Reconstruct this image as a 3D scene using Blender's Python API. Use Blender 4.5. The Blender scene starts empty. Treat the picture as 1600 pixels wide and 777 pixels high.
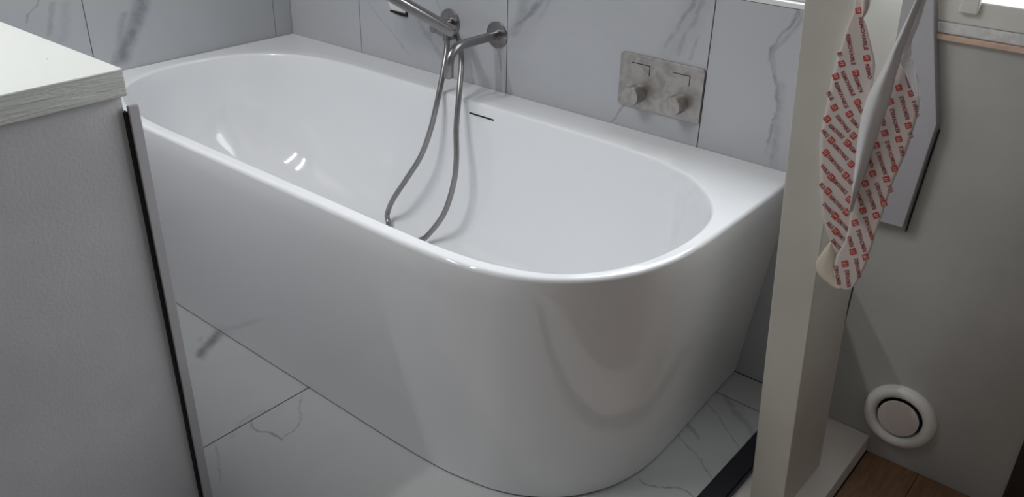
import bpy, bmesh, math, random
from mathutils import Vector, Matrix
random.seed(7)
S = bpy.context.scene
COL = S.collection

# ------------------------------------------------------------------ camera
cam_d = bpy.data.cameras.new('camera'); cam = bpy.data.objects.new('camera', cam_d); COL.objects.link(cam)
cam_d.sensor_width = 36; cam_d.lens = 30.322; cam_d.clip_start = 0.02
CM = [[0.767055,0.641221,0.02151],[-0.315806,0.348173,0.882634],[-0.558474,0.683822,-0.469569]]
CC = [2.44275,-1.78889,1.31552]
cam.matrix_world = Matrix(((CM[0][0], CM[1][0], -CM[2][0], CC[0]), (CM[0][1], CM[1][1], -CM[2][1], CC[1]),
                           (CM[0][2], CM[1][2], -CM[2][2], CC[2]), (0, 0, 0, 1)))
S.camera = cam
# ------------------------------------------------------------------ world, lights, exposure
w = bpy.data.worlds.new('sky'); S.world = w; w.use_nodes = True
w.node_tree.nodes['Background'].inputs[0].default_value = (0.80, 0.88, 1.0, 1)
w.node_tree.nodes['Background'].inputs[1].default_value = 1.2
def area(name, loc, target, sx, sy, power, color):
    d = bpy.data.lights.new(name, 'AREA'); d.shape = 'RECTANGLE'; d.size = sx; d.size_y = sy; d.energy = power; d.color = color
    o = bpy.data.objects.new(name, d); COL.objects.link(o); o.location = loc
    o.rotation_euler = (Vector(target) - Vector(loc)).to_track_quat('-Z', 'Y').to_euler()
    return o
area('window_daylight', (1.88, 0.24, 1.54), (1.78, -1.0, 1.25), 1.4, 1.1, 27, (0.93, 0.97, 1.0))
for lx in (.42, .82): area('ceiling_fill', (lx, -1.85, 2.375), (lx, -1.85, 0), 0.05, 1.2, 14.2, (0.98, 0.98, 1.0))  # added fill strips out of view, placed to balance tones and tub reflections
S.view_settings.view_transform = 'Standard'; S.view_settings.look = 'None'
S.view_settings.exposure = 0.0; S.view_settings.gamma = 1.0; S.view_settings.use_curve_mapping = False

# ------------------------------------------------------------------ helpers
def link(o, parent=None):
    COL.objects.link(o)
    if parent is not None: o.parent = parent
    return o
def obj(name, bm, m, parent=None, smooth=False, kind=None, label=None):
    me = bpy.data.meshes.new(name); bmesh.ops.recalc_face_normals(bm, faces=bm.faces)
    bm.to_mesh(me); bm.free()
    if m: me.materials.append(m)
    if smooth:
        for p in me.polygons: p.use_smooth = True
    o = link(bpy.data.objects.new(name, me), parent)
    if kind: o['kind'] = kind
    if label: o['label'] = label
    return o
def empty(name, label, cat, loc=(0, 0, 0), group=None):
    # parts are written in world coordinates; the empty's offset is undone on each part by part()
    o = link(bpy.data.objects.new(name, None)); o.location = loc; o.empty_display_size = 0.05
    o['label'] = label; o['category'] = cat
    if group: o['group'] = group
    return o
def part(name, bm, m, root, smooth=False, label=None, kind=None):
    off = Vector(root.location); r = root.parent
    while r is not None: off += Vector(r.location); r = r.parent
    bmesh.ops.translate(bm, verts=bm.verts, vec=-off)
    return obj(name, bm, m, root, smooth, kind, label)
def tag(o, label, cat, group=None):
    o['label'] = label; o['category'] = cat
    if group: o['group'] = group
    return o
def struct(o): o['kind'] = 'structure'; return o
def box(bm, x0, x1, y0, y1, z0, z1, bev=0, seg=2):
    r = bmesh.ops.create_cube(bm, size=1.0); vs = r['verts']
    for v in vs: v.co = Vector((x0 + (v.co.x + .5) * (x1 - x0), y0 + (v.co.y + .5) * (y1 - y0), z0 + (v.co.z + .5) * (z1 - z0)))
    if bev:
        es = list({e for v in vs for e in v.link_edges})
        bmesh.ops.bevel(bm, geom=es, offset=bev, segments=seg, profile=.5, affect='EDGES')
    return bm
def nb(): return bmesh.new()
def bx(*a, **k): return box(nb(), *a, **k)
def prism(bm, pts, ext, bev=0):
    ext = Vector(ext); a = [bm.verts.new(p) for p in pts]; b = [bm.verts.new(Vector(p) + ext) for p in pts]
    n = len(pts); fs = [bm.faces.new(a), bm.faces.new(b[::-1])]
    for i in range(n): fs.append(bm.faces.new((a[i], b[i], b[(i + 1) % n], a[(i + 1) % n])))
    bmesh.ops.recalc_face_normals(bm, faces=fs)
    if bev: bmesh.ops.bevel(bm, geom=list({e for f in fs for e in f.edges}), offset=bev, segments=2, profile=.5, affect='EDGES')
    return bm
def catmull(P, n=8):
    P = [Vector(p) for p in P]; out = []
    for i in range(len(P) - 1):
        p0 = P[max(i - 1, 0)]; p1 = P[i]; p2 = P[i + 1]; p3 = P[min(i + 2, len(P) - 1)]
        for k in range(n):
            t = k / n
            out.append(.5 * ((2 * p1) + (p2 - p0) * t + (2 * p0 - 5 * p1 + 4 * p2 - p3) * t * t + (3 * p1 - p0 - 3 * p2 + p3) * t ** 3))
    out.append(P[-1]); return out
def tube(bm, path, rad, seg=20, caps=True):
    path = [Vector(p) for p in path]; rings = []
    T = [(path[min(i + 1, len(path) - 1)] - path[max(i - 1, 0)]).normalized() for i in range(len(path))]
    N = T[0].orthogonal().normalized()
    for i, p in enumerate(path):
        N = (N - T[i] * N.dot(T[i])).normalized(); B = T[i].cross(N)
        r = rad(i) if callable(rad) else rad
        rings.append([bm.verts.new(p + (N * math.cos(2 * math.pi * k / seg) + B * math.sin(2 * math.pi * k / seg)) * r) for k in range(seg)])
    for a, b in zip(rings, rings[1:]):
        for k in range(seg): bm.faces.new((a[k], a[(k + 1) % seg], b[(k + 1) % seg], b[k]))
    if caps: bm.faces.new(rings[0][::-1]); bm.faces.new(rings[-1])
    return bm
def lathe(bm, prof, origin, axis, seg=64):
    # prof: (radius, distance along axis)
    axis = Vector(axis).normalized(); N = axis.orthogonal().normalized(); B = axis.cross(N); O = Vector(origin); rings = []
    for r, d in prof:
        if r < 1e-6: rings.append([bm.verts.new(O + axis * d)])
        else: rings.append([bm.verts.new(O + axis * d + (N * math.cos(2 * math.pi * k / seg) + B * math.sin(2 * math.pi * k / seg)) * r) for k in range(seg)])
    for a, b in zip(rings, rings[1:]):
        for k in range(seg):
            q = [a[k % len(a)], a[(k + 1) % len(a)], b[(k + 1) % len(b)], b[k % len(b)]]
            u = []
            for v in q:
                if v not in u: u.append(v)
            if len(u) > 2: bm.faces.new(u)
    return bm
def sharp(o, ang=35):
    me = o.data
    for p in me.polygons: p.use_smooth = True
    me.set_sharp_from_angle(angle=math.radians(ang)); return o

# ------------------------------------------------------------------ materials
class NT:
    def __init__(s, name):
        s.m = bpy.data.materials.new(name); s.m.use_nodes = True; s.t = s.m.node_tree; s.b = s.t.nodes['Principled BSDF']
    def n(s, ty, ins=None, **kw):
        nd = s.t.nodes.new(ty)
        for k, v in kw.items(): setattr(nd, k, v)
        for k, v in (ins or {}).items():
            if isinstance(v, bpy.types.NodeSocket): s.t.links.new(v, nd.inputs[k])
            else: nd.inputs[k].default_value = v
        return nd
    def math(s, op, a, b=0.0, c=0.0, clamp=False): return s.n('ShaderNodeMath', {0: a, 1: b, 2: c}, operation=op, use_clamp=clamp).outputs[0]
    def noise(s, vec, scale, detail=3, rough=.5, dist=0.0):
        return s.n('ShaderNodeTexNoise', {'Vector': vec, 'Scale': scale, 'Detail': detail, 'Roughness': rough, 'Distortion': dist})
    def ramp(s, f, a, b, smooth=True): return s.n('ShaderNodeMapRange', {0: f, 1: a, 2: b, 3: 0.0, 4: 1.0}, interpolation_type='SMOOTHSTEP' if smooth else 'LINEAR').outputs[0]
    def mix(s, f, a, b): 
        nd = s.n('ShaderNodeMix', {0: f}, data_type='RGBA')
        for i, v in ((6, a), (7, b)):
            if isinstance(v, bpy.types.NodeSocket): s.t.links.new(v, nd.inputs[i])
            else: nd.inputs[i].default_value = (*v, 1) if len(v) == 3 else v
        return nd.outputs[2]
    def set(s, k, v):
        if isinstance(v, bpy.types.NodeSocket): s.t.links.new(v, s.b.inputs[k])
        else: s.b.inputs[k].default_value = (*v, 1) if isinstance(v, tuple) and len(v) == 3 else v
    def bump(s, h, dist, strength=1.0): s.set('Normal', s.n('ShaderNodeBump', {'Height': h, 'Distance': dist, 'Strength': strength}).outputs[0])
    def pos(s, obj=False):
        return s.n('ShaderNodeTexCoord').outputs['Object'] if obj else s.n('ShaderNodeNewGeometry').outputs['Position']
def plain(name, col, rough=.5, metal=0.0, coat=0.0, spec=None, mottle=0.0, scale=8, bump=0.0, bscale=200):
    t = NT(name); t.set('Roughness', rough); t.set('Metallic', metal); t.set('Coat Weight', coat)
    if spec is not None: t.set('Specular IOR Level', spec)
    if mottle:
        nz = t.noise(t.pos(), scale, 4, .6).outputs[0]
        t.set('Base Color', t.mix(t.ramp(nz, .3, .7), tuple(c * (1 - mottle) for c in col), tuple(min(1, c * (1 + mottle)) for c in col)))
    else: t.set('Base Color', col)
    if bump: t.bump(t.noise(t.pos(), bscale, 3, .6).outputs[0], bump)
    return t.m
def marble(name, iu, iv, veins, base, vein, cloud=1.0, rough=.32):
    t = NT(name); p = t.pos(); sx = t.n('ShaderNodeSeparateXYZ', {0: p})
    dn = t.noise(p, 26, 4, .62).outputs['Color']
    dn2 = t.noise(p, 5, 2, .5).outputs['Color']
    d = t.n('ShaderNodeSeparateColor', {0: dn}); d2 = t.n('ShaderNodeSeparateColor', {0: dn2})
    d3 = t.n('ShaderNodeSeparateColor', {0: t.noise(p, 110, 4, .7).outputs['Color']})
    def off(so, e, e2, k=0): return t.math('ADD', t.math('MULTIPLY_ADD', d3.outputs[k], .012, t.math('SUBTRACT', so, .006)), t.math('ADD', t.math('MULTIPLY', t.math('SUBTRACT', e, .5), .020), t.math('MULTIPLY', t.math('SUBTRACT', e2, .5), .012)))
    u = off(sx.outputs[iu], d.outputs[0], d2.outputs[0]); v = off(sx.outputs[iv], d.outputs[1], d2.outputs[1])
    grain = t.ramp(t.noise(p, 34, 5, .7).outputs[0], .28, .62)
    tot = None
    for pts, wd, st in veins:
        du = abs(pts[-1][0] - pts[0][0]); dv = abs(pts[-1][1] - pts[0][1])
        uu, vv, P = (u, v, pts) if dv >= du else (v, u, [(b, a) for a, b in pts])   # P: (offset, running)
        P = sorted(P, key=lambda q: q[1]); v0, v1 = P[0][1], P[-1][1]; u0 = min(q[0] for q in P) - .01; u1 = max(q[0] for q in P) + .01
        tt = t.n('ShaderNodeMapRange', {0: vv, 1: v0, 2: v1, 3: 0.0, 4: 1.0}).outputs[0]
        fc = t.n('ShaderNodeFloatCurve', {1: tt}); c = fc.mapping.curves[0]
        xs = [((q[1] - v0) / (v1 - v0), (q[0] - u0) / (u1 - u0)) for q in P]
        c.points[0].location = xs[0]; c.points[1].location = xs[-1]
        for q in xs[1:-1]: c.points.new(*q)
        fc.mapping.update()
        ctr = t.math('MULTIPLY_ADD', fc.outputs[0], u1 - u0, u0)
        dist = t.math('ABSOLUTE', t.math('SUBTRACT', uu, ctr))
        m = t.ramp(dist, wd, wd * .05)
        raw = t.n('ShaderNodeMapRange', {0: vv, 1: v0, 2: v1, 3: 0.0, 4: 1.0}, clamp=False).outputs[0]
        tri = t.math('ABSOLUTE', t.math('SUBTRACT', raw, .5))
        m = t.math('MULTIPLY', m, t.ramp(tri, .53, .40))
        m = t.math('MULTIPLY', m, t.math('MULTIPLY', t.math('MULTIPLY_ADD', grain, .75 if wd < .025 else .35, .30 if wd < .025 else .45), st))
        tot = m if tot is None else t.math('MAXIMUM', tot, m)
    cl = t.ramp(t.noise(p, 3.2, 4, .6, .8).outputs[0], .45, .8)
    b = t.mix(t.math('MULTIPLY', cl, .22 * cloud), base, tuple(c * .72 for c in base))
    t.set('Base Color', t.mix(t.math('MINIMUM', tot, 1.0), b, vein)); t.set('Roughness', rough)
    return t.m
VB = [[[[0.9573,0.7188],[0.9894,0.7656],[1.0088,0.832],[1.0177,0.9296]],0.034,0.6],[[[0.9632,0.7492],[1.0272,0.802],[1.0573,0.8394],[1.0873,0.9383]],0.02,0.7],[[[1.0456,0.7718],[1.0692,0.812],[1.0915,0.8606]],0.012,0.3],[[[1.4291,0.7738],[1.4485,0.8138],[1.4699,0.8588],[1.495,0.906],[1.5092,0.9775]],0.012,0.55],[[[1.4712,0.7697],[1.4792,0.8133],[1.502,0.8671],[1.5168,0.9233]],0.014,0.45],[[[1.5023,0.7667],[1.5102,0.8071],[1.5223,0.8386]],0.008,0.4],[[[0.9649,0.6887],[1.0174,0.7754],[1.0654,0.8886]],0.07,0.22],[[[1.4383,0.7556],[1.4793,0.8385],[1.5266,0.9662]],0.06,0.22],[[[1.3043,0.5642],[1.3194,0.5919],[1.3377,0.6215],[1.3742,0.6872]],0.006,0.55],[[[1.7448,0.9505],[1.7298,0.8953],[1.7082,0.8548],[1.6992,0.8225],[1.7054,0.787],[1.7214,0.7472],[1.7285,0.6901],[1.7248,0.641],[1.723,0.5973]],0.007,0.6],[[[1.751,0.9319],[1.7397,0.8876],[1.7205,0.8515],[1.7035,0.8234],[1.711,0.781],[1.7296,0.7345],[1.7364,0.6621],[1.7406,0.5678]],0.01,0.4],[[[1.7279,0.7774],[1.7361,0.7067],[1.7412,0.6177],[1.7429,0.5637]],0.018,0.25],[[[0.3653,0.7726],[0.429,0.7016],[0.5104,0.6456],[0.5772,0.5956]],0.006,0.3],[[[0.5726,0.7841],[0.6123,0.7202],[0.6423,0.6749],[0.7241,0.6205]],0.016,0.32],[[[0.6429,0.6937],[0.6729,0.6485],[0.7238,0.6052],[0.7539,0.5579]],0.02,0.3],[[[0.6726,0.8166],[0.6966,0.7667],[0.7262,0.7354]],0.008,0.3]]
VL = [[[[-0.4966,0.8246],[-0.5178,0.7555],[-0.5442,0.701],[-0.5814,0.6518],[-0.6037,0.6187],[-0.6192,0.5803]],0.042,0.95],[[[-0.5724,0.7366],[-0.5924,0.6944],[-0.6124,0.6241]],0.022,0.4],[[[-0.786,0.8285],[-0.8093,0.7854],[-0.84,0.7602],[-0.8478,0.7413]],0.006,0.5],[[[-0.7656,0.7922],[-0.7817,0.7439],[-0.7964,0.6947]],0.012,0.35],[[[-0.7373,0.788],[-0.7416,0.7372],[-0.7702,0.6723]],0.02,0.2]]
VF = [[[[0.5964,-0.7709],[0.632,-0.8333],[0.662,-0.8845]],0.03,0.95],[[[0.576,-0.8225],[0.6362,-0.8494],[0.6717,-0.8759]],0.012,0.3],[[[0.9714,-0.937],[1.0117,-0.9533],[1.0484,-0.9359],[1.0893,-0.9381]],0.006,0.6],[[[1.0775,-0.931],[1.0813,-0.898],[1.0563,-0.8621],[1.0169,-0.8334],[0.984,-0.7962]],0.005,0.5],[[[0.9844,-1.0447],[1.0397,-1.0713],[1.1003,-1.1051]],0.005,0.35],[[[0.9722,-0.889],[0.9622,-0.9358],[1.0019,-1.0149]],0.012,0.2],[[[1.7431,-0.3093],[1.7772,-0.3331],[1.8157,-0.3512],[1.8548,-0.378],[1.8933,-0.4028]],0.005,0.5],[[[1.7409,-0.164],[1.7885,-0.1942],[1.8405,-0.2357],[1.8907,-0.2769]],0.005,0.45],[[[1.7608,-0.109],[1.8096,-0.1497],[1.8661,-0.1887],[1.9023,-0.2231]],0.018,0.35],[[[1.7577,-0.5007],[1.7841,-0.5089],[1.8007,-0.5046],[1.8288,-0.4852],[1.8516,-0.4704],[1.8806,-0.4751],[1.9018,-0.4911]],0.005,0.65],[[[1.7471,-0.2687],[1.7794,-0.2864],[1.8073,-0.3066]],0.012,0.45]]
m_tile_b = marble('marble_back', 0, 2, VB, (.47, .48, .50), (.17, .175, .195))
m_tile_l = marble('marble_left', 1, 2, VL, (.47, .485, .50), (.17, .18, .20))
m_tile_f = marble('marble_floor', 0, 1, VF, (.57, .585, .58), (.15, .15, .155), .7)
m_joint = plain('joint', (.035, .035, .038), .9)
m_plaster = plain('plaster', (.42, .41, .40), .85, mottle=.03)
m_acrylic = plain('white_acrylic', (.87, .88, .89), .07, coat=.3)
m_pvc = plain('window_plastic', (.62, .61, .57), .45, mottle=.03, scale=3)
m_grey = plain('grey_panel', (.43, .43, .41), .55, mottle=.06, scale=4)
m_cream = plain('cream_paint', (.58, .56, .50), .5, mottle=.04, scale=6, bump=.0002, bscale=90)
m_white = plain('white_paint', (.80, .80, .80), .45)
m_dark = plain('black_trim', (.012, .013, .018), .35)
m_darkgap = plain('dark_gap', (.012, .012, .012), .9)
m_lam = plain('cabinet_laminate', (.55, .545, .565), .5, bump=.0006, bscale=160, mottle=.05, scale=5)
m_board = plain('board_paint', (.40, .39, .41), .5, mottle=.03, scale=5)
m_pap = plain('paper_back', (.66, .65, .65), .6)
m_print_p = plain('paper_face', (.64, .56, .52), .55, mottle=.02, scale=20)
m_red = plain('red_ink', (.50, .06, .045), .6)
m_inkd = plain('dark_red_ink', (.30, .07, .07), .6)
m_crump = plain('paper_white', (.86, .84, .86), .5)
m_glue = plain('glue_tape', (.66, .60, .50), .35)
m_peach = plain('raw_wood_edge', (.60, .42, .33), .7, mottle=.08, scale=30)
m_caulk = plain('caulk', (.62, .62, .62), .8, mottle=.12, scale=60, bump=.002, bscale=60)
m_brown = plain('dark_wood', (.030, .020, .017), .5)
def steel():
    t = NT('brushed_steel'); t.set('Metallic', 1.0); nz = t.noise(t.pos(), 60, 3, .6).outputs[0]
    t.set('Base Color', t.mix(nz, (.25, .24, .24), (.36, .35, .35))); t.set('Roughness', .30); return t.m
def nickel():
    t = NT('stained_nickel'); t.set('Metallic', .9); nz = t.ramp(t.noise(t.pos(), 42, 4, .6, .4).outputs[0], .35, .7)
    t.set('Base Color', t.mix(nz, (.46, .43, .405), (.34, .315, .295))); t.set('Roughness', .42)
    return t.m
m_steel = steel(); m_nickel = nickel()
def wood():
    t = NT('oak_floor'); p = t.pos(); mp = t.n('ShaderNodeMapping', {0: p, 3: (30, 4, 1)}).outputs[0]
    nz = t.ramp(t.noise(mp, 3, 5, .65, .6).outputs[0], .3, .7); t.set('Base Color', t.mix(nz, (.22, .115, .06), (.33, .19, .10))); t.set('Roughness', .5); return t.m
m_wood = wood()
def slab_edge():   # roughly painted edge with long horizontal brush ridges
    t = NT('countertop_paint'); p = t.pos(); mp = t.n('ShaderNodeMapping', {0: p, 3: (3, 5, 60)}).outputs[0]
    nz = t.noise(mp, 2.2, 5, .65, .8).outputs[0]; t.set('Base Color', (.66, .675, .63)); t.set('Roughness', .5)
    nrm = t.n('ShaderNodeSeparateXYZ', {0: t.n('ShaderNodeNewGeometry').outputs['Normal']})
    t.set('Normal', t.n('ShaderNodeBump', {'Height': nz, 'Distance': .006, 'Strength': t.ramp(nrm.outputs[2], .8, .3)}).outputs[0]); return t.m
m_slab = slab_edge()
def glass():
    t = NT('window_glass'); t.set('Base Color', (1, 1, 1)); t.set('Transmission Weight', 1.0); t.set('Roughness', 0.0); t.set('IOR', 1.45); t.set('Alpha', .12); return t.m
m_glass = glass()
def paving():
    t = NT('paving'); br = t.n('ShaderNodeTexBrick', {'Vector': t.pos(), 'Color1': (.42, .36, .42, 1), 'Color2': (.50, .43, .48, 1), 'Mortar': (.30, .27, .30, 1), 'Scale': 2.0, 'Mortar Size': .015})
    t.set('Base Color', br.outputs[0]); t.set('Roughness', .9); return t.m
m_pave = paving()

# ------------------------------------------------------------------ the room
TH = .010; G = .0012
def tiles(root, name, spans_u, spans_v, place, m):
    for a, b in spans_u:
        for c, d in spans_v:
            obj(name, bx(*place(a + G, b - G, c + G, d - G), bev=.0005, seg=1), m, root)
wall_left = struct(obj('wall_left', bx(-.12, -TH + .0072, -3.4, .0, -.10, 2.45), m_joint))
tiles(wall_left, 'tile', [(-.072, 0), (-.690, -.072), (-1.29, -.690), (-1.89, -1.29), (-2.49, -1.89), (-3.09, -2.49)], [(0, 1.2), (1.2, 2.4)],
      lambda a, b, c, d: (-TH, 0, a, b, c, d), m_tile_l)
wall_back = struct(obj('wall_back', bx(-.12, 1.955, -.0024 + .0, .14, -.10, .925), m_joint))
tiles(wall_back, 'tile', [(0, .350), (.350, .950), (.950, 1.550), (1.550, 1.955)], [(0, .925)],
      lambda a, b, c, d: (a, b, -.0002 - .004, .0075, c, d), m_tile_b)
for q in wall_back.children: pass
# wall beside and above the window
struct(obj('wall_back', bx(-.12, 1.16, -.0024, .14, .925, 2.45), m_joint))
wb2 = bpy.data.objects['wall_back.001']
tiles(wb2, 'tile', [(0, .350), (.350, .950), (.950, 1.16)], [(.925, 2.4)], lambda a, b, c, d: (a, b, -.0042, .0075, c, d), m_tile_b)
struct(obj('wall_back', bx(1.16, 3.6, 0, .14, 2.12, 2.45), m_plaster))
struct(obj('wall_back', bx(2.62, 3.6, 0, .14, .915, 2.12), m_plaster))
struct(obj('wall_back', bx(1.955, 3.6, .020, .14, -.10, .925), m_plaster))
struct(obj('wall_right', bx(3.5, 3.6, -3.4, .0, -.10, 2.45), m_plaster))
struct(obj('wall_front', bx(-.12, 3.6, -3.5, -3.4, -.10, 2.45), m_plaster))
struct(obj('ceiling', bx(-.12, 3.6, -3.5, .14, 2.45, 2.52), m_plaster))
floor = struct(obj('floor', bx(-.12, 1.89, -3.4, .0, -.08, -.005), m_joint))
G = .0017
tiles(floor, 'tile', [(0, .375), (.375, .975), (.975, 1.62), (1.62, 1.89)], [(-.115, -.004), (-1.315, -.115), (-2.515, -1.315), (-3.4, -2.515)],
      lambda a, b, c, d: (a, b, c, d, -.010, 0), m_tile_f)
wfloor = struct(obj('floor', bx(2.0, 3.5, -3.4, .02, -.10, -.0675), m_darkgap))
xx = 2.095; k = 0
while xx < 3.3:
    y1 = 0.02 - (k % 3) * .42
    if y1 < 0: obj('plank', bx(xx + .0007, xx + .1193, y1 + .0007, .019, -.068, -.064), m_wood, wfloor)
    yy = y1
    while yy > -3.3:
        obj('plank', bx(xx + .0007, xx + .1193, max(yy - 1.2, -3.399) + .0007, yy - .0007, -.068, -.064, ), m_wood, wfloor); yy -= 1.2
    xx += .12; k += 1

# outside: white stone ledge and paved yard below the window
struct(obj('ground', bx(-4, 8, .4, 9, -.5, -.4), m_pave))

# window in the back wall: frame, sash rails, catch block, glass
win = struct(link(bpy.data.objects.new('window_1', None))); win.location = (1.16, 0, .93)
part('sill_ledge', bx(1.16, 1.935, -.006, .05, .925, .9365, bev=.002), m_white, win, label='thin bright white ledge strip along the tile top')
part('frame_rail', bx(1.16, 1.955, .012, .10, .9365, .957, bev=.002), m_pvc, win)
part('frame_rail', bx(1.955, 2.62, -.004, .10, .947, .9915, bev=.003), m_pvc, win)
part('frame_rail', bx(1.16, 2.62, .02, .10, 2.05, 2.12, bev=.003), m_pvc, win)
part('frame_stile', bx(1.16, 1.21, .02, .10, .957, 2.05, bev=.003), m_pvc, win)
part('frame_stile', bx(2.55, 2.62, .02, .10, .9915, 2.05, bev=.003), m_pvc, win)
part('frame_stile', bx(1.955, 2.052, -.002, .10, .9915, 2.05, bev=.003), m_pvc, win)
part('catch_block', bx(2.046, 2.079, -.016, -.002, .969, 1.03, bev=.003), m_pvc, win)
part('outer_ledge', bx(1.16, 2.62, .10, .20, .955, .985, bev=.003), m_white, win)
for a, b in ((1.21, 1.955), (2.052, 2.55)):
    part('pane', bx(a, b, .058, .062, .96 if a < 1.9 else .9915, 2.05), m_glass, win)

# grey board cladding under the window, right of the post
gb = empty('wall_board', 'large plain grey board on the wall under the window, round vent at its foot', 'wall panel', (2.1, 0, -.06))
part('board', bx(1.9765, 2.384, -.0, .018, -.064, .914, bev=.001, seg=1), m_grey, gb)
part('edge_strip', bx(1.966, 1.9735, -.001, .018, -.015, .50), m_grey, gb)
part('caulk_strip', bx(1.955, 2.95, -.006, .014, .9255, .9468, bev=.003), m_caulk, gb, label='rough pale filler line under the window frame')
part('wood_edge', bx(1.955, 2.95, -.012, .012, .9145, .9250, bev=.001, seg=1), m_peach, gb, label='raw reddish wood edge')
struct(obj('trim_1', bx(2.389, 2.9, -.012, .018, -.064, .914), m_brown))
bxp = [[1.8572,-0.03,1.0022],[1.9949,-0.03,1.0212],[2.0154,-0.03,0.9365],[2.0631,-0.03,0.7586],[2.0509,-0.03,0.5304],[2.0063,-0.03,0.5289],[1.9578,-0.03,0.5265]]
bxp = [(1.88, -.03, 2.05), (1.990, -.03, 2.05)] + bxp[1:]
o = obj('side_board', prism(nb(), bxp, (0, .0293, 0), .0012), m_board)
tag(o, 'pale lilac-grey casing board ending above the floor, behind the hanging paper', 'board')
part('gap_line', prism(nb(), [(bxp[4][0] + .001, -.004, .742), (bxp[4][0] + .0035, -.004, .742), (bxp[5][0] + .0035, -.004, .512), (bxp[5][0] + .001, -.004, .512)], (0, .003, 0)), m_darkgap, gb)

# round air valve
vent = empty('air_vent', 'round white air valve low on the grey board', 'vent', (2.142, 0, .068))
pr = []
for i in range(25):
    a = math.pi * i / 24
    pr.append((.0650 + .0145 * math.cos(a), .003 + .017 * math.sin(a)))
part('ring', lathe(nb(), [(.0795, 0)] + pr + [(.0500, .0008)], (2.142, 0, .068), (0, -1, 0)), plain('vent_plastic', (.84, .83, .80), .35), vent, smooth=True)
part('duct', lathe(nb(), [(0, .0006), (.053, .0006)], (2.142, 0, .068), (0, -1, 0)), m_darkgap, vent)
sharp(part('disc', lathe(nb(), [(.0, .001), (.030, .001), (.030, .010), (.043, .0105), (.0452, .0125), (.0452, .0145), (.044, .016), (0, .0175)], (2.142, 0, .068), (0, -1, 0)), plain('disc_plastic', (.72, .66, .62), .45), vent))

# threshold timber, black strip, post
th = tag(obj('threshold', bx(1.936, 2.092, -3.3, -.001, -.066, -.016, bev=.002), plain('threshold_paint', (.74, .69, .64), .5, mottle=.04, scale=9)), 'cream-painted timber threshold on the floor, carrying the post', 'threshold')
st = empty('floor_strip', 'black metal strip edging the marble floor beside the threshold', 'edging strip', (1.91, -.5, 0))
part('top_face', bx(1.8915, 1.9350, -3.3, -.008, -.014, .003, bev=.0015), m_dark, st)
part('side_lip', bx(1.9352, 1.9385, -3.3, -.008, -.0158, -.001, bev=.0008, seg=1), m_dark, st)
def py(z): return -.381 - .173 * z
bm = nb()
zt = 2.449; zb = -.016
pts = [(1.968, py(zb), zb), (2.040, py(zb), zb), (2.043, -.187 - .17 * zb, zb), (1.968, -.187 - .17 * zb, zb)]
top = [(1.966, py(zt), zt), (2.040, py(zt), zt), (2.043, -.187 - .17 * zt, zt), (1.966, -.187 - .17 * zt, zt)]
a = [bm.verts.new(p) for p in pts]; b = [bm.verts.new(p) for p in top]
bm.faces.new(a); bm.faces.new(b[::-1])
for i in range(4): bm.faces.new((a[i], b[i], b[(i + 1) % 4], a[(i + 1) % 4]))
bmesh.ops.bevel(bm, geom=list(bm.edges), offset=.0015, segments=2, profile=.5, affect='EDGES')
post = tag(obj('post', bm, m_cream), 'cream-painted wooden post standing on the threshold, leaning slightly', 'post')

# ------------------------------------------------------------------ bathtub
HZ = .568
outer_t = [(.002, -.0055), (.002, -.818), (1.38, -.818), (1.45, -.8155), (1.505, -.810), (1.560, -.799), (1.62, -.778), (1.68, -.741), (1.733, -.689), (1.776, -.618), (1.800, -.535), (1.808, -.455), (1.809, -.35), (1.808, -.159), (1.805, -.0055)]
outer_b = [(.002, -.0055), (.002, -.776), (1.26, -.774), (1.36, -.771), (1.44, -.765), (1.505, -.753), (1.568, -.735), (1.63, -.701), (1.69, -.646), (1.732, -.576), (1.754, -.50), (1.760, -.427), (1.757, -.321), (1.747, -.159), (1.740, -.0055)]
inner_t = [(.93, -.118), (1.15, -.118), (1.30, -.119), (1.42, -.124), (1.52, -.138), (1.61, -.168), (1.69, -.222), (1.745, -.29), (1.773, -.37), (1.779, -.46), (1.765, -.56), (1.725, -.655), (1.66, -.725), (1.57, -.764), (1.47, -.781), (1.35, -.785), (1.15, -.785), (.93, -.785), (.70, -.785), (.50, -.785), (.38, -.776), (.27, -.752), (.18, -.708), (.11, -.638), (.068, -.54), (.058, -.44), (.075, -.335), (.125, -.240), (.205, -.172), (.31, -.135), (.44, -.119), (.60, -.118), (.75, -.118)]
CT = Vector((.93, -.44))
def smooth_closed(P, n=6):
    out = []; N = len(P)
    for i in range(N):
        p0, p1, p2, p3 = (Vector(P[(i + j - 1) % N]) for j in range(4))
        for k in range(n):
            t = k / n
            out.append(.5 * ((2 * p1) + (p2 - p0) * t + (2 * p0 - 5 * p1 + 4 * p2 - p3) * t * t + (3 * p1 - p0 - 3 * p2 + p3) * t ** 3))
    return out
def smooth_outer(P):   # corners at the first, second and last points stay sharp
    mid = catmull(P[2:], 6)
    return [Vector(P[0]), Vector(P[1])] + [Vector(P[1]).lerp(Vector(P[2]), i / 12) for i in range(1, 12)] + mid
def hit(poly, ang):
    d = Vector((math.cos(ang), math.sin(ang))); best = None
    for i in range(len(poly)):
        a = poly[i] - CT; e = poly[(i + 1) % len(poly)] - poly[i]
        den = d.x * e.y - d.y * e.x
        if abs(den) < 1e-12: continue
        t = (a.x * e.y - a.y * e.x) / den; u = (a.x * d.y - a.y * d.x) / den
        if t > 0 and -1e-6 <= u <= 1 + 1e-6 and (best is None or t > best): best = t
    return CT + d * best
OT = smooth_outer(outer_t); OB = smooth_outer(outer_b); IT = smooth_closed(inner_t)
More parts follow.
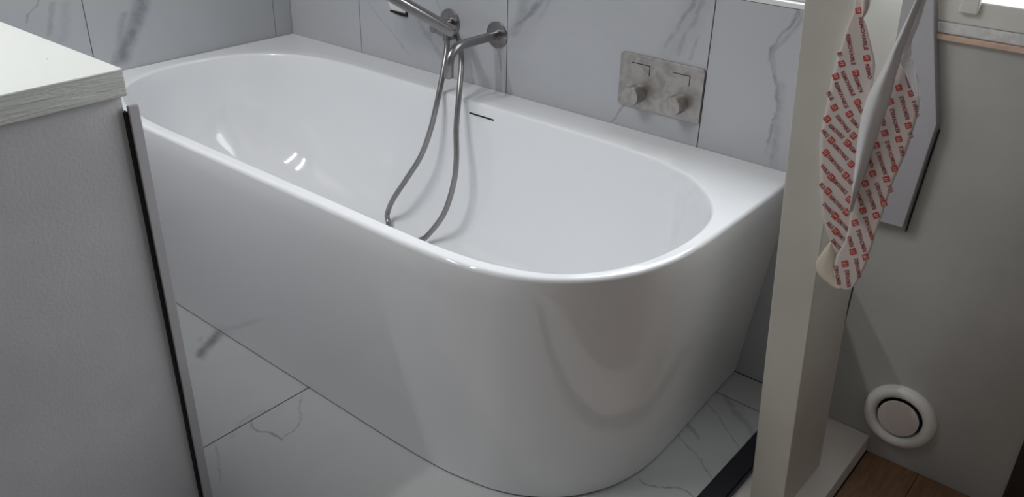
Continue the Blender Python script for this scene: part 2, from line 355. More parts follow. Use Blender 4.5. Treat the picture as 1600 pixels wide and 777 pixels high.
BF = [(1.02 + .50 * math.copysign(abs(math.cos(a)) ** .72, math.cos(a)) - (.06 if math.cos(a) < 0 else 0), -.452 + .205 * math.copysign(abs(math.sin(a)) ** .72, math.sin(a))) for a in [2 * math.pi * i / 120 for i in range(120)]]
BF = [Vector(p) for p in BF]
angs = [math.atan2(p.y - CT.y, p.x - CT.x) for p in IT] + [math.atan2(p.y - CT.y, p.x - CT.x) for p in OT]
angs = sorted(set(round(a, 5) for a in angs)); keep = []
must = {round(math.atan2(p[1] - CT.y, p[0] - CT.x), 5) for p in (outer_t[0], outer_t[1], outer_t[-1])}
for a in angs:
    if a in must:
        if keep and a - keep[-1] < .004 and keep[-1] not in must: keep.pop()
        keep.append(a)
    elif not keep or a - keep[-1] > .006: keep.append(a)
angs = keep
LT = [hit(OT, a) for a in angs]; LI = [hit(IT, a) for a in angs]; LF = [hit(BF, a) for a in angs]
LB = []
for a, p in zip(angs, LT):     # the foot outline follows the rim outline point by point
    i = min(range(len(OT)), key=lambda k: (OT[k] - p).length)
    sx = 1.0
    LB.append(hit(OB, a))
# corners: keep the vertical edges on the corners of both outlines
for i, a in enumerate(angs):
    for t_, b_ in ((outer_t[0], outer_b[0]), (outer_t[1], outer_b[1]), (outer_t[-1], outer_b[-1])):
        if abs(a - math.atan2(t_[1] - CT.y, t_[0] - CT.x)) < 1e-4: LB[i] = Vector(b_)
bm = nb(); rings = []
def ring(pts, z): rings.append([bm.verts.new((p.x, p.y, z)) for p in pts])
def inset(pts, d):      # move towards the inside along the local normal, except at the walls
    out = []
    n = len(pts)
    for i, p in enumerate(pts):
        t = (pts[(i + 1) % n] - pts[i - 1])
        nn = Vector((-t.y, t.x)).normalized()
        if nn.dot(CT - p) < 0: nn = -nn
        q = p + nn * d
        if p.y > -.01: q.y = p.y; 
        if p.x < .01: q.x = p.x
        out.append(q)
    return out
ring(LB, .0045)
for f in (.04, .3, .6, .9): ring([b.lerp(t, f) for b, t in zip(LB, LT)], .0045 + (HZ - .010) * f)
R = .009
for i in range(6):
    a = math.pi / 2 * i / 5; ring(inset(LT, R * (1 - math.cos(a))), HZ - R + R * math.sin(a))
LT2 = inset(LT, R)
for f in (.25, .5, .75): ring([a.lerp(b, f) for a, b in zip(LT2, inset(LI, -.006))], HZ)
RI = .010
LI_o = inset(LI, -.006)
# basin profile: rounded lip then a quarter superellipse down to the bottom
DZ = .425
def basin(s):
    g = 1 - math.cos(s) ** .86; h = math.sin(s) ** .80
    return g, h
ring(LI_o, HZ); ring(inset(LI, -.003), HZ - .0006); ring(inset(LI, 0), HZ - .003); ring(inset(LI, .0018), HZ - .0075)
LI2 = inset(LI, .0018)
NS = 26
for i in range(1, NS + 1):
    s = math.pi / 2 * (i / NS) ** 1.0; g, h = basin(s)
    if s > math.pi / 2 - 1e-6: g, h = 1, 1
    if h * (DZ - .0075) < .004: continue
    ring([a.lerp(b, g) for a, b in zip(LI2, LF)], HZ - .0075 - (DZ - .0075) * h)
FC = Vector((1.0, -.452))
for f, dz in ((.7, .001), (.4, .003), (.15, .004)): ring([FC + (p - FC) * f for p in LF], HZ - DZ - dz)
for a, b in zip(rings, rings[1:]):
    n = len(a)
    for k in range(n): bm.faces.new((a[k], a[(k + 1) % n], b[(k + 1) % n], b[k]))
bm.faces.new(rings[0]); bm.faces.new(rings[-1])
tub = empty('bathtub', 'large glossy white bathtub with a rounded front corner, against the marble walls', 'bathtub', (.9, -.4, 0))
o = part('shell', bm, m_acrylic, tub, smooth=True)
o.data.set_sharp_from_angle(angle=math.radians(50))
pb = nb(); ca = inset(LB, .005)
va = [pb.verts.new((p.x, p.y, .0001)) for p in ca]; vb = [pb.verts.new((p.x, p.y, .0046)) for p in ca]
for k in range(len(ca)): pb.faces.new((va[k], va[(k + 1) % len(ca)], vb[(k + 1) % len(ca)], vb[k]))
part('foot_shadow_gap', pb, m_darkgap, tub)  # dark band put in for the gap and contact shadow under the tub
# overflow slot on the back inside wall, drain in the bottom
def wall_y(z):
    for i in range(2000):
        s = math.pi / 2 * i / 2000; g, h = basin(s)
        if HZ - .0075 - (DZ - .0075) * h <= z: return -.1198 + (-.452 + .205 + .1198) * g
zs = .533; ys = wall_y(zs); ys2 = wall_y(zs - .004)
part('overflow_slot', prism(nb(), [(.918, ys - .0008, zs + .002), (1.006, ys - .0008, zs + .002), (1.006, ys2 - .0012, zs - .0022), (.918, ys2 - .0012, zs - .0022)], (0, .006, 0)), m_darkgap, tub)
part('drain', lathe(nb(), [(.035, -.001), (.035, .004), (.031, .006), (0, .007)], (1.0, -.45, HZ - DZ - .003), (0, 0, 1)), m_steel, tub, smooth=True)

# ------------------------------------------------------------------ cabinet on the left with thick painted top
VX, VY = 1.174, -1.178
cab = empty('cabinet', 'pale lilac-grey cabinet filling the left edge, in front of the bathtub', 'cabinet', (.6, -1.8, 0))
part('side_panel', bx(.02, VX - .012, -2.3, VY - .0052, 0, .8865, bev=.0015), m_lam, cab)
part('end_strip', bx(VX - .007, VX, VY - .0035, VY + .0138, 0, .870, bev=.001), plain('strip_laminate', (.43, .42, .44), .5), cab)
part('recess', bx(VX - .10, VX - .004, VY - .008, VY - .002, 0, .86), m_darkgap, cab)
ct = tag(obj('countertop', bx(.002, VX, -2.32, VY, .887, .93, bev=.0022), m_slab), 'thick white-painted countertop slab on the grey cabinet', 'countertop')
sp = lathe(nb(), [(0, .0006), (.0016, .0004), (.0022, 0)], (0, 0, 0), (0, 0, 1), seg=10)
bmesh.ops.translate(sp, verts=sp.verts, vec=Vector((1.045, -1.232, .93)))
obj('speck', sp, plain('speck', (.25, .25, .24), .8), ct)

# ------------------------------------------------------------------ taps
tile_y = -.0042
mx = empty('mixer_plate', 'brushed nickel wall plate with two knobs and two push buttons, on marble', 'mixer', (1.434, tile_y, .69))
X0, X1, Z0, Z1 = 1.3195, 1.549, .6265, .7580
def rrect(x0, x1, z0, z1, r, y, n=5):
    out = []
    for cx, cz, a0 in ((x1 - r, z1 - r, 0), (x0 + r, z1 - r, 90), (x0 + r, z0 + r, 180), (x1 - r, z0 + r, 270)):
        for i in range(n + 1):
            a = math.radians(a0 + 90 * i / n); out.append((cx + r * math.cos(a), y, cz + r * math.sin(a)))
    return out
PY = tile_y - .006
part('back_plate', prism(nb(), rrect(X0, X1, Z0, Z1, .008, tile_y), (0, -.006, 0), .0008), m_nickel, mx)
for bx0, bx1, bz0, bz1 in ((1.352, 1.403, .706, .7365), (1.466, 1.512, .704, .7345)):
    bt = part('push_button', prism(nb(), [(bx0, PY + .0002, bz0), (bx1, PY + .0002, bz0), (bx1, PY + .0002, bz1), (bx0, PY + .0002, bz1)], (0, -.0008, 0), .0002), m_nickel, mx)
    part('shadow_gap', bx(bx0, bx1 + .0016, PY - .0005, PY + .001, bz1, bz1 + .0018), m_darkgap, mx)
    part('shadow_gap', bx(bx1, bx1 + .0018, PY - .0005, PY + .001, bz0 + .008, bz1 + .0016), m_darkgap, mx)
for kx, kz in ((1.379, .6655), (1.494, .6665)):
    kb = sharp(part('knob', lathe(nb(), [(.0225, 0), (.0225, .004), (.0205, .0045), (.0205, .0065), (.0228, .007), (.0228, .040), (.0222, .0415), (0, .0418)], (kx, PY, kz), (0, -1, 0)), m_nickel, mx))
    part('knurling', (lambda b: ([box(b, kx + .0228 * math.cos(t) - .0004, kx + .0228 * math.cos(t) + .0004, PY - .034, PY - .012, kz + .0228 * math.sin(t) - .0004, kz + .0228 * math.sin(t) + .0004) for t in [2 * math.pi * i / 48 for i in range(48)]], b)[1])(nb()), m_nickel, kb)

spout = empty('bath_spout', 'brushed steel wall spout with a round flange, curving down over the tub', 'spout', (.915, tile_y, .725))
def flange(root, x, z, r=.036):
    return sharp(part('flange', lathe(nb(), [(r, 0), (r, .0035), (r - .001, .0045), (.016, .0050), (.016, .010), (.0, .010)], (x, tile_y, z), (0, -1, 0)), m_steel, root))
flange(spout, .915, .725)
pth = [(.915, tile_y - .004, .725), (.915, -.05, .725), (.915, -.10, .725), (.915, -.145, .7245)]
for i in range(1, 9):
    a = math.pi / 2 * i / 8; pth.append((.915, -.145 - .050 * math.sin(a), .7245 - .045 * (1 - math.cos(a))))
pth += [(.915, -.196, .66), (.915, -.1965, .648)]
sharp(part('tube', tube(nb(), pth, .0122, 28), m_steel, spout), 60)
sp2 = part('outlet', lathe(nb(), [(0, 0), (.0098, 0), (.0098, .001), (0, .001)], (.915, -.1966, .6475), (0, 0, -1)), m_darkgap, spout)

sh = empty('shower_holder', 'steel wall outlet with round flange holding the hand shower', 'shower holder', (.739, tile_y, .730))
flange(sh, .739, .730, .0375)
sharp(part('elbow', tube(nb(), [(.740, tile_y - .004, .728), (.742, -.03, .727), (.746, -.048, .725), (.752, -.058, .718)], .0115, 20), m_steel, sh), 60)
sharp(part('cradle', tube(nb(), [(.7365, -.034, .722), (.7365, -.072, .722), (.7365, -.074, .722)], .0118, 24), m_steel, sh), 60)
part('cradle_arm', prism(nb(), [(.735, -.045, .712), (.800, -.045, .700), (.806, -.045, .718), (.740, -.045, .732)], (0, -.028, 0), .003), m_steel, sh)
BAR = [[0.8264,-0.075,0.7263],[0.6774,-0.13,0.8009],[0.5375,-0.16,0.847]]
hs = empty('hand_shower', 'slim steel stick hand shower resting in its holder, pointing up left', 'hand shower', BAR[0])
p0, p1, p2 = (Vector(p) for p in BAR)
def bar_bm(a, b, w, h, bev):
    bm = nb(); d = (b - a); L = d.length; box(bm, 0, L, -w / 2, w / 2, -h / 2, h / 2, bev, 3)
    x = d.normalized(); y = Vector((0, 0, 1)).cross(x).normalized(); z = x.cross(y)
    bmesh.ops.transform(bm, matrix=Matrix.Translation(a) @ Matrix((x, y, z)).transposed().to_4x4(), verts=bm.verts); return bm
sharp(part('handle', bar_bm(p0, p2, .027, .031, .009), m_steel, hs), 50)
e = (p0 - p1).normalized()
HA = [[0.7924,-0.075,0.7133],[0.8013,-0.085,0.6777],[0.8142,-0.115,0.6199],[0.8213,-0.147,0.5467],[0.8122,-0.168,0.4657],[0.7933,-0.19,0.3901],[0.7551,-0.212,0.3168],[0.7158,-0.232,0.2463],[0.681,-0.2264,0.185],[0.7006,-0.249,0.155],[0.7,-0.35,0.153],[0.765,-0.4,0.153]]
HB = [[0.8028,-0.05,0.7213],[0.8334,-0.065,0.6906],[0.8704,-0.1,0.655],[0.8993,-0.142,0.5814],[0.9113,-0.166,0.4995],[0.931,-0.188,0.418],[0.9369,-0.208,0.3498],[0.9176,-0.228,0.2627],[0.858,-0.2342,0.178],[0.8464,-0.2567,0.166],[0.825,-0.33,0.153],[0.8,-0.385,0.153]]
sharp(part('hose_nut', tube(nb(), [Vector(HA[0]) + Vector((0, 0, .006)), HA[0], Vector(HA[0]).lerp(Vector(HA[1]), .35)], .0105, 18), m_steel, hs), 50)
path = catmull(HA + HB[::-1], 26)
seg = []
L = 0
rad = []
hose = tag(obj('shower_hose', tube(nb(), path, lambda i: .0076 + (.0004 if i % 2 else 0), 16), m_steel, smooth=True), 'long flexible steel shower hose looping down into the bathtub', 'hose')
hk = empty('wall_clip', 'small cream plate with a dark clip on the marble wall, left of the shower', 'clip', (.51, tile_y, .73))
part('plate', prism(nb(), [(.455, tile_y, .80), (.520, tile_y, .80), (.560, tile_y, .742), (.560, tile_y, .727), (.499, tile_y, .727)], (0, -.004, 0), .0008), plain('cream_plate', (.72, .72, .66), .5), hk)
part('clip', prism(nb(), [(.495, tile_y, .726), (.561, tile_y, .722), (.5625, tile_y, .742), (.5665, tile_y, .742), (.5665, tile_y, .716), (.540, tile_y, .716), (.495, tile_y, .722)], (0, -.005, 0)), m_darkgap, hk)

# ------------------------------------------------------------------ printed release paper hanging on the post
rp = empty('release_paper', 'crumpled strip of red-printed release paper hanging down from the post', 'paper strip', (2.0, -.50, .9))
def sheet(rows_, n, bulge, name, m, wave=0.0, thick=.0005, label=None, sub=4):
    A = catmull([r[0] for r in rows_], sub); B = catmull([r[1] for r in rows_], sub)
    bm = nb(); grid = []
    for i, (a, b) in enumerate(zip(A, B)):
        row = []
        for j in range(n + 1):
            f = j / n; p = a.lerp(b, f)
            p.y -= bulge * math.sin(math.pi * f) + wave * math.sin(i * .9 + j * 2.1)
            row.append(bm.verts.new(p))
        grid.append(row)
    for r0, r1 in zip(grid, grid[1:]):
        for j in range(n): bm.faces.new((r0[j], r0[j + 1], r1[j + 1], r1[j]))
    o = part(name, bm, m, rp, smooth=True, label=label)
    md = o.modifiers.new('thickness', 'SOLIDIFY'); md.thickness = thick; md.offset = 0
    return o
L_ = [[[2.0426,-0.587,1.1096],[2.0459,-0.587,1.1101]],[[2.0433,-0.5811,1.0756],[2.0509,-0.5813,1.0768]],[[2.0432,-0.578,1.058],[2.0543,-0.5784,1.0599]],[[2.0379,-0.5748,1.0392],[2.0629,-0.5755,1.0436]],[[2.0343,-0.5715,1.0203],[2.0698,-0.5727,1.0269]],[[2.0306,-0.5682,1.001],[2.0768,-0.5697,1.0101]],[[2.0276,-0.5648,0.9814],[2.083,-0.5668,0.9929]],[[2.0256,-0.5614,0.9616],[2.0842,-0.5636,0.9744]],[[2.0238,-0.5561,0.9314],[2.085,-0.5586,0.9458]],[[2.0214,-0.5489,0.8898],[2.0857,-0.5518,0.9063]],[[2.0198,-0.5443,0.8628],[2.0859,-0.5474,0.8808]],[[2.0221,-0.5397,0.8363],[2.087,-0.5429,0.8549]],[[2.0308,-0.5304,0.7827],[2.0902,-0.5337,0.8016]],[[2.0385,-0.5227,0.7384],[2.091,-0.5259,0.7565]],[[2.0499,-0.5172,0.7063],[2.094,-0.52,0.7223]],[[2.061,-0.5136,0.6857],[2.0944,-0.5158,0.6984]],[[2.0705,-0.5108,0.6694],[2.0903,-0.5121,0.6771]]]
R_ = [[[2.1142,-0.5747,1.0043],[2.1256,-0.5751,1.0066]],[[2.1131,-0.5733,0.9958],[2.1326,-0.574,0.9999]],[[2.1112,-0.5708,0.9816],[2.1398,-0.5719,0.9878]],[[2.1076,-0.5674,0.962],[2.147,-0.569,0.9711]],[[2.103,-0.5639,0.9418],[2.1511,-0.5659,0.9534]],[[2.0991,-0.5604,0.9213],[2.152,-0.5627,0.9346]],[[2.0943,-0.5567,0.9001],[2.1504,-0.5593,0.9148]],[[2.0904,-0.5528,0.8776],[2.149,-0.5556,0.8937]],[[2.0876,-0.5474,0.8463],[2.1447,-0.5503,0.863]],[[2.0841,-0.5403,0.8051],[2.1372,-0.5432,0.8218]],[[2.0827,-0.5338,0.7674],[2.1332,-0.5367,0.7844]],[[2.0854,-0.5281,0.7346],[2.1292,-0.5308,0.7503]],[[2.084,-0.5237,0.7091],[2.1265,-0.5264,0.7248]],[[2.0805,-0.5203,0.6895],[2.1254,-0.5232,0.7066]],[[2.0747,-0.5171,0.6712],[2.123,-0.5204,0.69]],[[2.0735,-0.5133,0.6492],[2.1213,-0.5167,0.6685]],[[2.0749,-0.5101,0.6306],[2.1163,-0.5131,0.6477]],[[2.0835,-0.5073,0.6146],[2.1103,-0.5093,0.626]],[[2.0949,-0.5064,0.609],[2.1038,-0.507,0.6129]]]
sheet(L_, 10, 0, 'left_strand', m_print_p)
sheet(R_, 10, 0, 'right_strand', m_print_p)
sheet([[[2.1319,-0.6014,1.1234],[2.1394,-0.6015,1.1244]],[[2.1232,-0.5955,1.0899],[2.1309,-0.5958,1.0911]],[[2.1136,-0.5892,1.0529],[2.1247,-0.5895,1.0549]],[[2.105,-0.5836,1.0207],[2.1188,-0.584,1.0234]],[[2.1007,-0.5809,1.0055],[2.1187,-0.5816,1.0091]],[[2.0942,-0.5769,0.9821],[2.1158,-0.5777,0.9867]],[[2.0864,-0.5728,0.9586],[2.1151,-0.574,0.9652]],[[2.0813,-0.5685,0.9332],[2.1131,-0.5698,0.941]],[[2.0793,-0.5623,0.8978],[2.1074,-0.5636,0.9052]],[[2.0807,-0.5552,0.8568],[2.1022,-0.5563,0.863]],[[2.0825,-0.5498,0.8252],[2.098,-0.5506,0.8299]],[[2.0843,-0.5441,0.7927],[2.0926,-0.5446,0.7954]],[[2.0861,-0.5384,0.7593],[2.089,-0.5385,0.7603]]], 12, .012, 'folded_edge', m_pap, label='plain grey-white back of the paper folded forward')
sheet([[[2.1374,-0.5994,1.1239],[2.1433,-0.5996,1.1247]],[[2.1288,-0.5936,1.0904],[2.1357,-0.5938,1.0915]],[[2.1229,-0.5878,1.0568],[2.1315,-0.5881,1.0583]],[[2.1188,-0.5838,1.0336],[2.1276,-0.5841,1.0352]],[[2.117,-0.5807,1.0155],[2.1298,-0.5811,1.0181]],[[2.1165,-0.5794,1.0083],[2.1318,-0.58,1.0114]],[[2.1216,-0.5777,0.9985],[2.1369,-0.5783,1.0017]],[[2.1296,-0.5757,0.9865],[2.1432,-0.5762,0.9895]],[[2.1416,-0.5721,0.9661],[2.1504,-0.5725,0.9682]],[[2.1497,-0.5692,0.9493],[2.1529,-0.5694,0.9501]]], 8, 0, 'crumpled_edge', m_crump, wave=.0015)
sheet([[[2.0536,-0.5954,1.1122],[2.0618,-0.5956,1.1133]],[[2.0536,-0.5896,1.0784],[2.0653,-0.5899,1.0802]],[[2.0549,-0.5881,1.07],[2.0657,-0.5884,1.0717]],[[2.057,-0.5867,1.0616],[2.0637,-0.5869,1.0627]],[[2.0579,-0.5856,1.0556],[2.0604,-0.5857,1.0561]]], 6, .006, 'curl', m_print_p)
sheet([[[2.0577,-0.5057,0.6862],[2.0608,-0.5059,0.6873]],[[2.0454,-0.5007,0.6575],[2.0668,-0.5022,0.6658]],[[2.0386,-0.4965,0.6329],[2.0696,-0.4986,0.6453]],[[2.0456,-0.4929,0.612],[2.0735,-0.4949,0.6236]],[[2.0611,-0.4912,0.6025],[2.0806,-0.4927,0.6108]],[[2.0748,-0.4904,0.5977],[2.0891,-0.4915,0.6038]]], 6, .004, 'glue_tape', m_glue, label='yellowed scrap of tape at the foot of the paper')
WORDS = [[[2.0603,-0.5743,1.032],[0.000279,0.000145,-0.000838],[0.000817,-5.3e-05,0.000305],52,"REMOVABLE"],[[2.0755,-0.5654,0.9802],[0.000317,0.000148,-0.000857],[0.000813,-6.4e-05,0.000369],24,"REMO"],[[2.0465,-0.5699,1.0063],[0.000295,0.000148,-0.000856],[0.000835,-5.9e-05,0.00034],49,"REMOVABLE"],[[2.0649,-0.5615,0.9579],[0.000446,0.000139,-0.000804],[0.000772,-9e-05,0.000519],27,"REMOV"],[[2.0324,-0.5682,0.9968],[0.000425,0.000139,-0.000803],[0.000796,-8.3e-05,0.00048],7,"E"],[[2.0497,-0.5613,0.9566],[0.000501,0.000134,-0.000772],[0.000754,-0.0001,0.000579],42,"REMOVABLE"],[[2.0725,-0.5554,0.9223],[0.00057,0.000125,-0.000725],[0.000697,-0.000116,0.000669],12,"RE"],[[2.0429,-0.5579,0.9371],[0.000492,0.000137,-0.000795],[0.000776,-0.000101,0.000585],43,"REMOVABLE"],[[2.0269,-0.5571,0.9324],[0.000549,0.000131,-0.000759],[0.000757,-0.000112,0.000648],14,"BLE"],[[2.0512,-0.5505,0.894],[0.000677,0.000111,-0.000639],[0.000639,-0.000138,0.0008],32,"REMOVABLE"],[[2.0433,-0.5479,0.8795],[0.000777,8.8e-05,-0.000509],[0.000537,-0.000157,0.000908],30,"REMOVABLE"],[[2.0685,-0.5513,0.899],[0.000722,9.7e-05,-0.000561],[0.000561,-0.000145,0.00084],17,"REMO"],[[2.0542,-0.5425,0.848],[0.000734,0.000102,-0.000591],[0.000601,-0.000154,0.00089],33,"REMOVABLE"],[[2.0702,-0.5442,0.8578],[0.000725,0.000101,-0.000584],[0.000583,-0.000151,0.000873],14,"REM"],[[2.0489,-0.5388,0.8264],[0.000743,0.000103,-0.000597],[0.000612,-0.000158,0.000915],32,"REMOVABLE"],[[2.0269,-0.5467,0.8724],[0.000725,0.000105,-0.000607],[0.000632,-0.000149,0.000863],15,"ABLE"],[[2.0345,-0.5364,0.8125],[0.000731,0.00011,-0.000636],[0.000655,-0.000158,0.000914],19,"VABLE"],[[2.0602,-0.5327,0.7912],[0.000772,9.8e-05,-0.000568],[0.000584,-0.000168,0.000969],32,"REMOVABLE"],[[2.0749,-0.5348,0.8037],[0.00072,0.000109,-0.000627],[0.000619,-0.000157,0.000908],9,"RE"],[[2.0342,-0.5312,0.7829],[0.00074,0.000111,-0.000644],[0.000664,-0.000164,0.000947],10,"BLE"],[[2.0597,-0.5275,0.7612],[0.000782,9.9e-05,-0.000573],[0.000592,-0.000174,0.001003],30,"REMOVABLE"],[[2.0481,-0.525,0.7468],[0.000792,0.0001,-0.000579],[0.000607,-0.000177,0.001024],22,"OVABLE"],[[2.0757,-0.5212,0.7251],[0.000798,9.6e-05,-0.000558],[0.000573,-0.000181,0.001047],26,"REMOVABLE"],[[2.055,-0.52,0.7181],[0.000788,0.000104,-0.0006],[0.000622,-0.000181,0.001044],13,"ABLE"],[[2.0757,-0.5174,0.7026],[0.000785,0.000104,-0.000598],[0.000606,-0.000182,0.001053],18,"REMOV"],[[2.072,-0.5141,0.6841],[0.000782,0.000108,-0.000622],[0.000628,-0.000184,0.001066],26,"EMOVAB"],[[2.0802,-0.5113,0.6331],[-0.000369,-0.000191,0.001105],[-0.000951,0.000115,-0.000662],30,"REMOVABLE"],[[2.0977,-0.5114,0.6333],[-0.00029,-0.000199,0.00115],[-0.000961,9.7e-05,-0.000559],27,"REMOVABLE"],[[2.1098,-0.5158,0.6592],[-0.00037,-0.000185,0.001072],[-0.00091,0.000109,-0.00063],31,"REMOVABLE"],[[2.0918,-0.5235,0.7033],[-0.000407,-0.000175,0.001014],[-0.000891,0.000112,-0.000649],17,"REMO"],[[2.1082,-0.5248,0.7107],[-0.000438,-0.000169,0.000979],[-0.000856,0.000116,-0.000673],36,"REMOVABLE"],[[2.1156,-0.5293,0.7368],[-0.000448,-0.000164,0.000947],[-0.000831,0.000115,-0.000663],38,"REMOVABLE"],[[2.0944,-0.5373,0.7833],[-0.000466,-0.000156,0.000903],[-0.000819,0.000114,-0.000657],25,"REMOV"],[[2.1113,-0.5378,0.7863],[-0.000466,-0.000155,0.000895],[-0.000801,0.000112,-0.00065],32,"REMOVABLE"],[[2.1331,-0.5646,0.9412],[-0.000381,-0.000143,0.000827],[-0.000753,7.8e-05,-0.000449],38,"REMOVABLE"],[[2.1238,-0.5608,0.9193],[-0.000385,-0.000146,0.000844],[-0.00077,8.1e-05,-0.000469],39,"REMOVABLE"],[[2.1264,-0.552,0.8683],[-0.000408,-0.00015,0.000868],[-0.000779,9.1e-05,-0.000526],41,"REMOVABLE"],[[2.1166,-0.5488,0.8499],[-0.000439,-0.000149,0.000864],[-0.000781,9.9e-05,-0.000574],37,"REMOVABLE"],[[2.1086,-0.5599,0.914],[-0.000385,-0.000148,0.000854],[-0.000786,8.2e-05,-0.000476],14,"REM"],[[2.1318,-0.5713,0.9798],[-0.000374,-0.000139,0.000803],[-0.000739,7.2e-05,-0.000419],21,"REMOV"],[[2.1481,-0.565,0.9434],[-0.000369,-0.000143,0.000827],[-0.000744,7.4e-05,-0.00043],27,"OVABLE"],[[2.141,-0.5533,0.8755],[-0.000394,-0.00015,0.000866],[-0.00077,8.7e-05,-0.000501],18,"ABLE"],[[2.101,-0.5483,0.8468],[-0.000425,-0.000153,0.000882],[-0.000805,9.8e-05,-0.000566],18,"REMO"],[[2.1211,-0.5407,0.8028],[-0.000462,-0.000152,0.000881],[-0.000786,0.000109,-0.000631],30,"REMOVABLE"],[[2.1483,-0.5581,0.9037],[-0.000389,-0.000146,0.000845],[-0.000752,8.2e-05,-0.000476],10,"LE"],[[2.1353,-0.5424,0.8129],[-0.000433,-0.000154,0.00089],[-0.000784,0.000102,-0.000587],12,"BLE"]]
ICONS = [[[2.0495,-0.5796,1.0622],[0.000273,0.000142,-0.000821],[0.000814,-4.9e-05,0.000286]],[[2.07,-0.5686,0.9988],[0.000285,0.000148,-0.000858],[0.000821,-5.7e-05,0.000327]],[[2.0584,-0.5643,0.9742],[0.000316,0.00015,-0.000868],[0.000832,-6.5e-05,0.000377]],[[2.0671,-0.557,0.9319],[0.000543,0.000129,-0.000746],[0.000719,-0.00011,0.000636]],[[2.0369,-0.566,0.9837],[0.000399,0.000143,-0.000825],[0.000811,-8e-05,0.000462]],[[2.0313,-0.5624,0.9632],[0.00046,0.000139,-0.000804],[0.000794,-9.3e-05,0.000537]],[[2.0583,-0.5534,0.9111],[0.0006,0.000123,-0.00071],[0.000694,-0.000123,0.00071]],[[2.0353,-0.5542,0.9159],[0.000552,0.000132,-0.000764],[0.000755,-0.000114,0.000661]],[[2.0273,-0.5507,0.8954],[0.000684,0.000112,-0.000645],[0.000662,-0.00014,0.000807]],[[2.0688,-0.5479,0.8791],[0.000748,9.2e-05,-0.000534],[0.000541,-0.000152,0.00088]],[[2.038,-0.5451,0.863],[0.000756,9.7e-05,-0.00056],[0.000586,-0.000156,0.0009]],[[2.0619,-0.5455,0.8653],[0.000755,9.3e-05,-0.000538],[0.00055,-0.000155,0.000898]],[[2.0325,-0.5412,0.8406],[0.000745,0.000103,-0.000598],[0.000623,-0.000157,0.000906]],[[2.0722,-0.5399,0.8329],[0.000732,0.000102,-0.000589],[0.000588,-0.000155,0.000899]],[[2.067,-0.5362,0.8117],[0.000742,0.000103,-0.000595],[0.000599,-0.00016,0.000924]],[[2.0459,-0.5345,0.802],[0.000753,0.000104,-0.000603],[0.000621,-0.000163,0.000943]],[[2.0438,-0.5302,0.7766],[0.000762,0.000105,-0.000609],[0.00063,-0.000168,0.000972]],[[2.0779,-0.5296,0.7732],[0.000771,9.8e-05,-0.000567],[0.000572,-0.00017,0.000982]],[[2.0768,-0.5255,0.7496],[0.000779,9.9e-05,-0.000571],[0.000579,-0.000175,0.001009]],[[2.0607,-0.5233,0.7369],[0.00078,0.000103,-0.000595],[0.000611,-0.000176,0.00102]],[[2.0651,-0.5186,0.7099],[0.000754,0.000113,-0.000654],[0.000655,-0.000176,0.001016]],[[2.121,-0.5692,0.9678],[-0.000376,-0.000141,0.000814],[-0.000754,7.4e-05,-0.00043]],[[2.1387,-0.5685,0.9638],[-0.000377,-0.00014,0.00081],[-0.000739,7.4e-05,-0.00043]],[[2.1132,-0.5654,0.9454],[-0.00038,-0.000144,0.000832],[-0.00077,7.8e-05,-0.00045]],[[2.1427,-0.5604,0.9167],[-0.000386,-0.000145,0.000839],[-0.000753,8.1e-05,-0.000467]],[[2.1335,-0.5563,0.8931],[-0.00039,-0.000148,0.000858],[-0.00077,8.4e-05,-0.000488]],[[2.1135,-0.557,0.8972],[-0.000402,-0.000148,0.000854],[-0.000781,8.7e-05,-0.000504]],[[2.1049,-0.5532,0.8753],[-0.000406,-0.000151,0.000872],[-0.000797,9.1e-05,-0.000525]],[[2.1357,-0.5482,0.8463],[-0.000413,-0.000152,0.000878],[-0.000778,9.4e-05,-0.000542]],[[2.1275,-0.5448,0.8266],[-0.00043,-0.000153,0.000884],[-0.000786,0.0001,-0.000577]],[[2.107,-0.5453,0.8293],[-0.000429,-0.000154,0.000891],[-0.000805,0.0001,-0.00058]],[[2.0987,-0.5419,0.81],[-0.000433,-0.000157,0.000906],[-0.000821,0.000104,-0.0006]],[[2.1304,-0.5378,0.786],[-0.000439,-0.000157,0.000909],[-0.000798,0.000106,-0.000613]],[[2.1228,-0.5337,0.7624],[-0.000443,-0.00016,0.000927],[-0.000815,0.00011,-0.000637]],[[2.1026,-0.5339,0.7637],[-0.000442,-0.000162,0.000935],[-0.000834,0.000111,-0.000641]],[[2.0941,-0.5296,0.7388],[-0.000432,-0.000167,0.000966],[-0.00086,0.000112,-0.00065]],[[2.0984,-0.5205,0.6863],[-0.000411,-0.000177,0.001023],[-0.00089,0.000115,-0.000663]],[[2.1187,-0.5201,0.6841],[-0.000414,-0.000176,0.001016],[-0.000871,0.000114,-0.00066]],[[2.0895,-0.5158,0.6592],[-0.000383,-0.000185,0.00107],[-0.000924,0.000113,-0.000655]]]
glyphs = {}
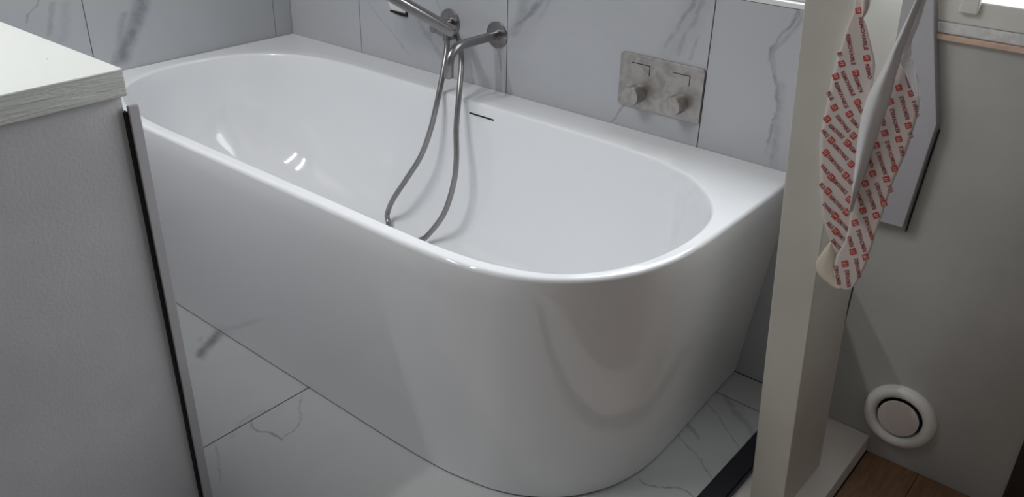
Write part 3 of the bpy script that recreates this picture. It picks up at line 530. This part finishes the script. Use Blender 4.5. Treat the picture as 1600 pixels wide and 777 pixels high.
def text_mesh(s):
    if s in glyphs: return glyphs[s]
    cu = bpy.data.curves.new('t', 'FONT'); cu.body = s; cu.resolution_u = 2; cu.offset = .028; cu.size = 1
    o = bpy.data.objects.new('t', cu); COL.objects.link(o); dg = bpy.context.evaluated_depsgraph_get(); dg.update()
    me = o.evaluated_get(dg).to_mesh(); vs = [v.co.copy() for v in me.vertices]; fs = [tuple(p.vertices) for p in me.polygons]
    x0 = min(v.x for v in vs); x1 = max(v.x for v in vs); y0 = min(v.y for v in vs); y1 = max(v.y for v in vs)
    vs = [((v.x - x0) / (x1 - x0) - .5, (v.y - y0) / (y1 - y0) - .5) for v in vs]
    o.evaluated_get(dg).to_mesh_clear(); bpy.data.objects.remove(o); bpy.data.curves.remove(cu)
    glyphs[s] = (vs, fs); return glyphs[s]
def stamp(bm, s, c, ex, ey, w, h, dy=0.0):
    vs, fs = text_mesh(s); c = Vector(c); ex = Vector(ex); ey = Vector(ey)
    nv = [bm.verts.new(c + ex * (x * w) + ey * (y * h) + Vector((0, dy, 0))) for x, y in vs]
    for f in fs:
        try: bm.faces.new([nv[i] for i in f])
        except ValueError: pass
def serif(bm, c, ex, ey, w, h): pass
bm = nb()
for c, ex, ey, w_, s in WORDS: stamp(bm, s, c, ex, ey, w_, 6.6)
part('lettering', bm, m_inkd, rp, kind='stuff')
bm = nb(); bm2 = nb()
for c, ex, ey in ICONS:
    c_ = Vector(c); x = Vector(ex); y = Vector(ey); pts = []
    for cx, cy, a0 in ((3.6, 3.9, 0), (-3.6, 3.9, 90), (-3.6, -3.9, 180), (3.6, -3.9, 270)):
        for i in range(4):
            a = math.radians(a0 + 30 * i); pts.append(bm.verts.new(c_ + x * (cx + 1.2 * math.cos(a)) + y * (cy + 1.2 * math.sin(a))))
    bm.faces.new(pts)
    stamp(bm2, '17', c, ex, ey, 5.6, 5.2, -.0003)
part('printed_square', bm, m_red, rp, kind='stuff'); part('square_mark', bm2, m_print_p, rp, kind='stuff')

# added lamp body for the fill lights, tubes shaped for reflections in the tub
cl = empty('fill_lamp', 'added twin-tube lamp above the cabinet for fill light, out of the picture', 'lamp', (.62, -1.85, 2.45))
part('housing', bx(.36, .88, -2.47, -1.23, 2.41, 2.45, bev=.006), m_white, cl)
for lx in (.42, .82): part('fill_tube', tube(nb(), [(lx, -2.45, 2.395), (lx, -1.25, 2.395)], .013, 12), m_white, cl, smooth=True)
